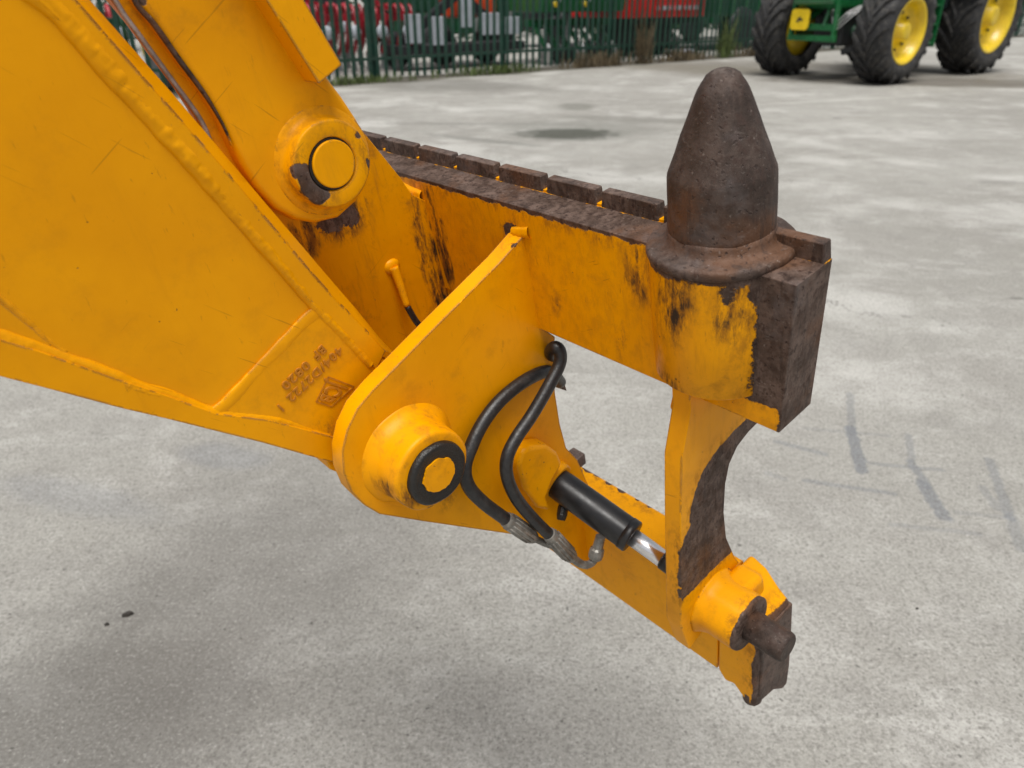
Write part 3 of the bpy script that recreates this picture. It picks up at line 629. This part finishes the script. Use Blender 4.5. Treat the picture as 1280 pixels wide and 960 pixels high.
# ================================================================ background: tractor
M['green'] = plain('green_paint', (.010, .115, .035), .3, var=.15, coat=.4)
M['dkgreen'] = plain('dark_green_paint', (.006, .05, .022), .45, var=.2)
M['wheelyellow'] = plain('wheel_yellow', (.72, .50, .010), .35, var=.1, coat=.2)
M['tyre'] = plain('tyre_rubber', (.022, .022, .023), .75, var=.25, sc=6, dirt=.35)
M['dark'] = plain('dark_metal', (.018, .02, .022), .5)
M['silver'] = plain('silver_metal', (.5, .5, .5), .35, .6)
TR = Vector(ground(1103, 104)); fwd = Vector((-.80, -.60, 0)); ang = math.atan2(fwd.y, fwd.x)
lft = Vector((-fwd.y, fwd.x, 0))
TO = Vector((TR.x, TR.y, 0)) - lft*.98                     # middle of the front axle
tr = empty('tractor', TO, ang, label='green farm tractor with yellow wheels parked beyond the yard fence corner', cat='tractor')
def wheel(cx, cy, R, Wd, rimr, nl, side):
    Rc = R-.045
    mb = MB().lathe((cx, cy, R), (0, 1, 0), [(-.40*Wd, rimr*.98), (-.47*Wd, rimr*1.08), (-.52*Wd, (rimr+Rc)/2), (-.47*Wd, Rc*.93), (-.40*Wd, Rc*.98), (0, Rc), (.40*Wd, Rc*.98), (.47*Wd, Rc*.93), (.52*Wd, (rimr+Rc)/2), (.47*Wd, rimr*1.08), (.40*Wd, rimr*.98)], 56, cap=False)
    for s in (-1, 1):
        for k in range(nl):
            a0 = 2*pi*(k+(.5 if s > 0 else 0))/nl; pts = []
            for (yy, da, rr) in ((.02, .0, R), (.22, .55, R), (.42, .85, R-.006), (.50, .93, R-.07)):
                a = a0 - da*2*pi/nl*1.5*1; pts.append((a, s*yy*Wd, rr))
            vs = []; wd = .045/R
            for (a, y, rr) in pts:
                for (aa, r_) in ((a-wd*1.15, rr-.07), (a-wd*.8, rr), (a+wd*.8, rr), (a+wd*1.15, rr-.07)):
                    vs.append((cx+cos(-aa+pi/2)*r_, cy+y, R+sin(-aa+pi/2)*r_))
            fs = [(0, 1, 2, 3), (12, 13, 14, 15)]
            for i in range(3):
                for j in range(4): fs.append((4*i+j, 4*i+(j+1) % 4, 4*i+4+(j+1) % 4, 4*i+4+j))
            mb.add(vs, fs)
    w = mb.build('wheel', M['tyre'], tr)
    o = side
    MB().lathe((cx, cy, R), (0, o, 0), [(-.30*Wd, rimr*.6), (-.30*Wd, rimr*.99), (.36*Wd, rimr*.99), (.45*Wd, rimr*1.05), (.465*Wd, rimr*1.02), (.42*Wd, rimr*.93), (.25*Wd, rimr*.86), (.12*Wd, rimr*.80), (.10*Wd, rimr*.45), (.16*Wd, rimr*.40), (.22*Wd, rimr*.30), (.36*Wd, rimr*.27), (.38*Wd, rimr*.22), (.38*Wd, .03)], 48).build('rim', M['wheelyellow'], w)
    for k in range(8):
        a = 2*pi*k/8; MB().cyl((cx+cos(a)*rimr*.58, cy, R+sin(a)*rimr*.58), (0, o, 0), .10*Wd, .16*Wd, .022, 8).build('wheel_nut', M['dark'], w)
wheel(0, .98, .80, .60, .48, 18, 1); wheel(0, -.98, .80, .60, .48, 18, -1)
wheel(-3.05, .95, .98, .68, .60, 20, 1); wheel(-3.05, -.95, .98, .68, .60, 20, -1)
MB().box((-3.2, -.28, .55), (.35, .28, 1.05)).build('chassis', M['dark'], tr, .03)
MB().cyl((0, 0, .77), (0, 1, 0), -.85, .85, .11, 20).build('front_axle', M['dkgreen'], tr)
MB().cyl((-3.05, 0, .98), (0, 1, 0), -.9, .9, .17, 20).build('rear_axle', M['dkgreen'], tr)
MB().prism([(.75, 1.12), (.95, 1.2), (1.0, 1.6), (.85, 1.95), (-1.1, 2.15), (-1.1, 1.12)], -.38, .38, axis=1).build('bonnet', M['green'], tr, .05)
MB().prism([(-1.15, 1.1), (-1.1, 2.1), (-1.25, 2.95), (-2.9, 2.95), (-3.1, 1.5), (-2.9, 1.3), (-1.9, 1.05)], -.75, .75, axis=1).build('cab', plain('cab_glass', (.02, .03, .03), .08), tr, .04)
MB().box((-3.2, -.85, 2.92), (-1.1, .85, 3.1)).build('roof', M['green'], tr, .05)
for s in (-1, 1):
    pts = [(-3.05+cos(a)*1.08, .98+sin(a)*1.08) for a in [radians(x) for x in range(20, 171, 15)]]
    pts2 = [(-3.05+cos(a)*1.03, .98+sin(a)*1.03) for a in [radians(x) for x in range(170, 19, -15)]]
    MB().prism(pts+pts2, s*.65, s*1.30, axis=1).build('mudguard', M['green'], tr)
st = MB().box((-1.62, .62, .55), (-1.20, .68, 1.55)).build('step_ladder', M['green'], tr)
for z in (.55, .85, 1.15, 1.45): MB().box((-1.60, .68, z), (-1.22, .88, z+.04)).build('step', M['green'], st)
for x in (-1.62, -1.22): MB().box((x-.02, .66, .50), (x+.02, .90, 1.6)).build('step_side', M['green'], st)
MB().box((-1.15, .40, .60), (-.75, .78, 1.25)).build('fuel_tank', M['dark'], tr, .05)
# front linkage
fl_ = MB().box((.72, -.42, .80), (.82, .42, .90)).build('front_linkage', M['green'], tr, .01)
for y in (-.40, .40):
    MB().bar((.80, y, .68), (.80, y, 1.60), .05, .10, (1, 0, 0)).build('upright', M['green'], fl_, .006)
    MB().bar((.78, y*.8, .82), (.25, y*.55, 1.15), .07, .09).build('lift_arm', M['green'], fl_, .006)
    MB().bar((.80, y*.5, .86), (.55, y*.5, 1.6), .05, .07, (1, 0, 0)).build('strut', M['green'], fl_, .006)
MB().bar((.80, -.45, .68), (.80, .45, .68), .07, .09).build('cross_tube', M['green'], fl_, .006)
MB().bar((.80, -.42, 1.50), (.80, .42, 1.50), .05, .06).build('cross_tube', M['green'], fl_, .006)
# square yellow badge on the linkage with a black emblem
bd = MB()
rr = []
for (sx, sy, a0) in ((1, 1, 0), (-1, 1, 90), (-1, -1, 180), (1, -1, 270)):
    for k in range(6):
        a = radians(a0+k*18); rr.append((-.22+sx*.11+cos(a)*.06, .96+sy*.10+sin(a)*.06))
bd.add([(.86, y, z) for y, z in rr]+[(.90, y, z) for y, z in rr], [tuple(range(24)), tuple(range(24, 48))]+[(i, (i+1) % 24, 24+(i+1) % 24, 24+i) for i in range(24)])
bd = bd
badge = bd.build('badge', M['wheelyellow'], tr, .006)
dp = [(-.07, .93), (-.04, .975), (-.06, 1.0), (-.02, .99), (.0, 1.02), (.01, .985), (.055, .975), (.045, .93), (.03, .955), (-.01, .945), (-.03, .915)]
MB().prism([(y-.21, z-.005) for y, z in dp], .9005, .904).build('emblem', M['dark'], badge)
for k in range(3):
    MB().tube(spline([(.6, .12+.05*k, 1.1), (.75, .28+.04*k, 1.02-.05*k), (.78, .36, .90-.06*k), (.72, .50+.03*k, 1.05-.04*k), (.5, .60+.04*k, 1.18)]), .008, 8).build('steel_pipe', M['silver'], tr)
MB().cyl((.86, .12, 1.25), (1, 0, 0), 0, .06, .04, 12).build('coupling', plain('blue_cap', (.01, .06, .4), .4), tr)
MB().bar((.2, .25, .45), (.2, .65, .60), .1, .1).build('steering_ram', M['dark'], tr, .01)
# ================================================================ palisade fence
Fd = Vector((.806, .592, 0)); g0 = ground(470, 102); F0 = Vector((g0.x, g0.y, 0)); Fn = Vector((-.592, .806, 0))
M['fence'] = plain('fence_green', (.004, .042, .026), .5, var=.25, sc=4, dirt=.15)
fe = empty('palisade_fence', F0, math.atan2(Fd.y, Fd.x), label='dark green steel palisade fence running along the far edge of the yard', cat='fence')
PS = 2.75
pale = MB().prism([(-.034, .006), (-.020, -.008), (-.008, .004), (.008, .004), (.020, -.008), (.034, .006), (.034, .010), (.008, .008), (-.008, .008), (-.034, .010)], .06, 2.4, axis=2)
pale_o = None; x = -14.0; np_ = 0
while x < 30:
    if pale_o is None:
        pale_o = pale.build('pale', M['fence'], fe); o = pale_o
    else:
        o = pale_o.copy(); S.collection.objects.link(o)
    o.location = (x, -.02+random.uniform(-.006, .006), random.uniform(-.012, .012)); o.rotation_euler = (random.uniform(-.006, .006), random.uniform(-.006, .006), 0)
    x += .1528; np_ += 1
post_o = None
for k in range(-5, 11):
    if post_o is None: post_o = MB().box((-.05, .045, 0), (.05, .10, 2.45)).build('post', M['fence'], fe, .004); o = post_o
    else: o = post_o.copy(); S.collection.objects.link(o)
    o.location.x = PS*k
for z in (.36, 2.05):
    MB().bar((-14, .018, z), (30, .018, z), .045, .05).build('rail', M['fence'], fe)
# ================================================================ yard behind the fence
def beh(i, dep, z=0):                        # i metres along the fence, dep metres behind it
    p = F0+Fd*i+Fn*dep; return Vector((p.x, p.y, z))
FA_ = math.atan2(Fd.y, Fd.x)
M['red'] = plain('red_paint', (.55, .010, .012), .4, var=.25, sc=5)
M['crimson'] = plain('crimson_paint', (.27, .008, .018), .4, var=.35, sc=5)
M['orange'] = plain('orange_red_paint', (.60, .06, .015), .4, var=.2, sc=5)
M['white'] = plain('white_panel', (.42, .45, .50), .4, var=.08)
M['black'] = plain('black_parts', (.015, .015, .018), .55)
M['grey'] = plain('grey_parts', (.16, .17, .17), .6)
def cultivator(i, dep, L, mat, label, rows=3):
    e = empty('cultivator', beh(i, dep), FA_, label=label, cat='cultivator')
    fr = MB()
    for r in range(rows): fr.bar((0, r*.5, .95), (L, r*.5, .95), .12, .12)
    for x in (0.1, L/2, L-.1): fr.bar((x, 0, .97), (x, (rows-1)*.5, .97), .1, .14)
    fr.bar((.3, 0, 1.0), (L/2, 0, 1.7), .08, .08); fr.bar((L-.3, 0, 1.0), (L/2, 0, 1.7), .08, .08)
    fr.build('frame', mat, e)
    n = int(L/.28)
    for r in range(rows):
        for k in range(n):
            x = .15+k*(L-.3)/(n-1)+(r % 2)*.1
            t_ = MB().tube(spline([(x, r*.5, .95), (x, r*.5-.12, 1.15), (x, r*.5-.28, .95), (x, r*.5-.22, .55), (x, r*.5-.02, .30)], 4), .035, 6).build('tine', mat, e)
            MB().prism([(x-.05, .05), (x+.05, .05), (x+.03, .38), (x-.03, .38)], r*.5-.08, r*.5-.05, axis=1).build('share', M['grey'], t_)
    for k in range(int(L/.55)):
        MB().lathe((.3+k*.55, -.35, .72), (0, 1, 0), [(0, .02), (.0, .11), (.02, .12), (.03, .03)], 16).build('disc', M['white'], e)
    return e
cultivator(-2.2, 1.6, 3.9, M['crimson'], 'red tined cultivator standing behind the left end of the green fence')
cultivator(-3.4, 4.2, 5.0, M['crimson'], 'long red cultivator parked behind the nearer red one', 2)
def mower(i, dep):
    e = empty('mower', beh(i, dep), FA_, label='black and white disc mower with upright pale panels behind the fence', cat='mower')
    MB().box((0, 0, .30), (3.0, .7, .46)).build('cutter_bed', M['black'], e, .02)
    for k, (x, w, z0, z1) in enumerate(((.15, .35, .5, 1.0), (.75, .28, .45, .95), (1.35, .3, .75, 1.35), (1.9, .42, .6, 1.0), (2.45, .4, .6, .92))):
        MB().box((x, -.05, z0), (x+w, .03, z1)).build('panel', M['white'], e, .01)
    MB().bar((.2, .4, .45), (1.6, .4, 1.35), .14, .16).build('arm', M['black'], e); MB().bar((1.6, .4, 1.35), (2.9, .4, .5), .14, .16).build('arm', M['black'], e)
    for x in (.4, 1.5, 2.6):
        w = MB().lathe((x, .9, .34), (0, 1, 0), [(-.1, .16), (-.1, .32), (-.06, .34), (.06, .34), (.1, .32), (.1, .16)], 24).build('wheel', M['black'], e)
        MB().lathe((x, .9, .34), (0, 1, 0), [(-.08, .05), (-.08, .16), (.08, .16), (.08, .05)], 16).build('rim', M['white'], w)
    MB().box((1.5, .6, .9), (2.7, 1.3, 1.5)).build('gearbox_cover', M['orange'], e, .05)
    MB().box((.0, .8, 1.0), (1.4, 1.4, 1.7)).build('hopper', M['dkgreen'], e, .05)
mower(1.15, 1.2)
def drill(i, dep, L, label, mat):
    e = empty('seed_drill', beh(i, dep), FA_, label=label, cat='seed drill')
    MB().prism([(-.5, 1.0), (.6, 1.0), (.8, 1.75), (-.6, 1.75)], 0, L, axis=0).build('hopper', mat, e, .03)
    MB().bar((0, 0, .8), (L, 0, .8), .14, .14).build('toolbar', mat, e)
    n = int(L/.3)
    for k in range(n):
        x = .15+k*.3
        a = MB().bar((x, -.05, .8), (x+.03, -.45, .32), .05, .07).build('coulter_arm', mat, e)
        MB().lathe((x+.03, -.45, .24), (1, 0, .1), [(-.01, .02), (-.008, .21), (.008, .21), (.01, .02)], 20).build('coulter_disc', M['silver'] if k % 3 == 0 else M['dark'], a)
        MB().tube(spline([(x, -.1, 1.1), (x+.05, -.35, .95), (x-.02, -.42, .6), (x, -.45, .45)], 5), .02, 6).build('seed_tube', M['dark' if k % 2 else 'grey'], a)
    for k in range(max(2, int(L/.8))):
        MB().cyl((.3+k*.8, -.6, 1.15), (0, 1, 0), 0, .1, .05, 12).build('reflector', M['wheelyellow'], e)
        MB().bar((.35+k*.8, -.62, 1.2), (.5+k*.8, -.62, 1.75), .05, .03, (0, 1, 0)).build('light_strip', M['white'], e)
drill(4.1, 1.1, 2.3, 'green seed drill with yellow reflectors and silver discs behind the fence', M['green'])
drill(6.8, 2.6, 3.0, 'green seed drill parked below the red trailer', M['green'])
# red trailer
e = empty('trailer', beh(6.5, 1.0), FA_, label='red slatted trailer body with white lettering high behind the fence', cat='trailer')
MB().box((0, 0, .84), (3.0, 1.5, 2.2)).build('body', M['red'], e, .02)
for k in range(15): MB().box((.05+k*.2, -.04, .86), (.12+k*.2, -.002, 2.18)).build('rib', M['red'], e)
MB().box((0, .2, .70), (3.0, 1.3, .84)).build('chassis', M['black'], e)
for x in (.8, 2.0): MB().lathe((x, .75, .5), (0, 1, 0), [(-.2, .25), (-.2, .48), (-.15, .5), (.15, .5), (.2, .48), (.2, .25)], 28).build('wheel', M['black'], e)
for k, w in enumerate((.10, .14, .12, .10, .14, .08, .12, .12, .14)):
    MB().box((1.25+k*.16, -.047, 1.0), (1.25+k*.16+w, -.0405, 1.09)).build('letter_mark', M['white'], e)
# green forage machine on the right
e = empty('forage_wagon', beh(10.2, 1.2), FA_, label='dark green forage wagon with sloping side behind the right part of the fence', cat='wagon')
MB().prism([(0, .8), (4.5, .8), (4.5, 2.8), (0, 2.4)], .2, 2.4, axis=1).build('body', M['dkgreen'], e, .03)
MB().bar((-1.4, .6, .5), (.4, .6, 1.4), .2, .25).build('drawbar', M['green'], e)
for k in range(8): MB().box((.2+k*.53, .14, .85), (.28+k*.53, .195, 2.4)).build('rib', M['green'], e)
for x in (1.2, 2.6, 3.9): MB().lathe((x, .3, .52), (0, 1, 0), [(-.2, .25), (-.2, .5), (-.15, .52), (.15, .52), (.2, .5), (.2, .25)], 28).build('wheel', M['black'], e)
for k, (i, d, w, hh_) in enumerate(((8.6, .6, .35, .16), (12.3, .7, .55, .2), (15.0, .9, .8, .2), (16.6, .9, .7, .18), (13.6, .8, .3, .55))):
    o = MB().box((-w/2, -.12, 0), (w/2, .12, hh_)).build('concrete_block', M['white'], None, .02); o.location = beh(i, d); o.rotation_euler.z = FA_
    tag(o, label=['pale block on the ground left of the red trailer', 'low pale block in front of the forage wagon drawbar', 'pale kerb block beside the black tractor tyre', 'rightmost low pale block behind the tractor front tyre', 'taller pale block with square face beside the wagon wheel'][k], cat='block')
# more machinery seen through the gap beside the boom at far left
cultivator(-5.2, 1.4, 2.6, M['dkgreen'], 'dark green cultivator seen through the gap between boom and tilt link', 2)
e = empty('roller', beh(-3.4, .7), FA_, label='small yellow ended roller in the gap left of the tilt link', cat='roller')
MB().cyl((0, 0, .4), (1, 0, 0), 0, 1.8, .38, 24).build('drum', M['grey'], e)
MB().box((-.05, -.3, .5), (.02, .3, 1.3)).build('end_plate', M['wheelyellow'], e, .01); MB().box((.6, -.1, .8), (.9, .1, 1.2)).build('ballast_box', M['orange'], e, .01)
MB().bar((0, 0, 1.0), (1.8, 0, 1.0), .1, .1).build('beam', M['black'], e)
for k, (i, dep, L, hh_, m_, lb) in enumerate(((3.2, 4.5, 3.4, 1.5, 'dkgreen', 'dark green covered implement deep behind the mower'), (7.4, 5.2, 4.0, 1.7, 'black', 'long black implement deep behind the red trailer'), (-1.5, 6.5, 4.2, 1.6, 'black', 'black implement standing far behind the red cultivators'), (12.5, 5.0, 5.0, 1.9, 'dkgreen', 'dark green box machine deep behind the forage wagon'))):
    e = empty('implement', beh(i, dep), FA_, label=lb, cat='implement')
    MB().prism([(0, .45), (L, .45), (L, hh_*.8), (L*.85, hh_), (L*.1, hh_), (0, hh_*.7)], 0, 1.1, axis=1).build('body', M[m_], e, .04)
    for x in (L*.2, L*.75): MB().lathe((x, -.1, .40), (0, 1, 0), [(-.12, .2), (-.12, .38), (-.08, .40), (.08, .40), (.12, .38), (.12, .2)], 24).build('wheel', M['black'], e)
    for j in range(6): MB().bar((L*(.1+.15*j), -.04, .5), (L*(.1+.15*j)+.1, -.04, hh_*.75), .05, .05).build('strut', M['grey' if j % 2 else 'green'], e)
# far dense hedge closing the view
M['hedge'] = plain('hedge_leaf', (.022, .05, .02), .7, var=.5, sc=3)
mb = MB(); rnd = random.Random(3)
for k in range(14000):
    x = rnd.uniform(-22, 60); d = rnd.gauss(0, .7); z = rnd.uniform(0, 3.6)+.3*noise.noise(Vector((x*.5, 0, 0)))
    p = beh(x, 10.5+d, z); s = rnd.uniform(.08, .2); a = rnd.uniform(0, 6.28); u = Vector((cos(a), sin(a), rnd.uniform(-.5, .5)))*s; v = Vector((rnd.uniform(-1, 1), rnd.uniform(-1, 1), rnd.uniform(-1, 1)))*s
    mb.add([p-u, p-v*.6, p+u, p+v*.6], [(0, 1, 2, 3)])
hd = mb.build('hedge', M['hedge']); tag(hd, label='dark leafy hedge closing the view behind the machinery yard', cat='hedge')
# ---- weeds at the foot of the fence
M['weed'] = plain('dry_weed', (.10, .075, .04), .8, var=.4, sc=8); M['weedg'] = plain('green_weed', (.07, .10, .025), .8, var=.4, sc=8)
def weed(i, w, hmax, n, mat, label, nm='weed_clump'):
    mb = MB()
    for k in range(n):
        x = random.gauss(0, w/2); y = random.uniform(-.22, .02); a = random.uniform(0, 6.28); hh = hmax*random.uniform(.35, 1); lean = random.uniform(.1, .5)*hh
        p = Vector((x, y, 0)); q = p+Vector((cos(a)*lean*.4, sin(a)*lean*.2, hh*.6)); r = p+Vector((cos(a)*lean, sin(a)*lean*.5, hh)); s = Vector((sin(a), -cos(a), 0))*random.uniform(.006, .014)
        mb.add([p-s, p+s, q+s, q-s, r], [(0, 1, 2, 3), (3, 2, 4)])
        if random.random() < .5:
            for j in range(3):
                c_ = p.lerp(r, random.uniform(.3, 1)); u = Vector((random.uniform(-1, 1), random.uniform(-1, 1), random.uniform(-.5, 1)))*.035; mb.add([c_, c_+u, c_+u*.5+Vector((0, 0, .03))], [(0, 1, 2)])
    o = mb.build(nm, mat); o.location = beh(i, -.08); o.rotation_euler.z = FA_; tag(o, label=label, cat='weeds', kind='stuff'); return o
weed(5.0, .8, .33, 260, M['weed'], 'brown dry weed clump at fence foot, leftmost of the large ones')
weed(7.6, .7, .28, 220, M['weed'], 'brown dry weed clump against the fence below the red trailer')
weed(10.2, .9, .26, 200, M['weed'], 'wide brown weed clump at the fence right of the trailer')
weed(2.4, .9, .20, 240, M['weedg'], 'low green weeds at the fence foot between mower and seed drill')
weed(-.4, .8, .16, 180, M['weedg'], 'short green weeds at the left fence end near the yellow guide bar')
weed(6.3, .25, 1.1, 60, M['weed'], 'tall thin dry stalks rising through the fence pales')
weed(9.0, .3, 1.0, 60, M['weedg'], 'tall thin green stalks in front of the second seed drill')
# dirt strip along the fence foot
t = NT('fence_dirt'); o_ = t.obj(); n_ = t.noise(o_, 3, 6, .7)
dm = t.P(color=t.mix(t.map(n_, .35, .7), (.06, .055, .04), (.16, .15, .12)), rough=.9, normal=t.bump(t.noise(o_, 30, 5), .02))
vs = []; fs = []; n = 160
for k in range(n+1):
    x = -14+44*k/n; w = .28+.22*noise.noise(Vector((x*.9, 1, 0)))+.12*noise.noise(Vector((x*3, 4, 0)))
    vs += [beh(x, .45, .004), beh(x, -.05-max(.03, w), .004)]
for k in range(n): fs.append((2*k, 2*k+1, 2*k+3, 2*k+2))
o = MB().add(vs, fs).build('dirt_strip', dm); tag(o, kind='structure')
# ---- small litter on the concrete
M['bark'] = plain('dark_litter', (.035, .03, .025), .8, var=.4, sc=300, bump=.001)
def litter(px, py, L, Wd, hh, rz, label):
    g_ = ground(px, py); mb = MB(); n = 9; vs = []
    for lvl, s in ((0, 1), (hh, .75)):
        for k in range(n):
            a = 2*pi*k/n; r = 1+.35*noise.noise(Vector((k*1.7, px, 0)))
            vs.append((cos(a)*L/2*r*s, sin(a)*Wd/2*r*s, lvl*(1+.4*noise.noise(Vector((k*2.3, py, 3))))))
    mb.add(vs, [tuple(range(n))[::-1], tuple(range(n, 2*n))]+[(k, (k+1) % n, n+(k+1) % n, n+k) for k in range(n)])
    o = mb.build('bark_chip', M['bark']); o.location = (g_.x, g_.y, 0); o.rotation_euler.z = rz; tag(o, label=label, cat='debris')
litter(160, 769, .030, .013, .008, .4, 'largest dark bark chip on the concrete at lower left')
litter(134, 781, .012, .009, .005, 0, 'tiny dark chip just left of the largest bark chip')
litter(1146, 761, .008, .006, .003, .3, 'tiny dark crumb on the concrete at lower right')
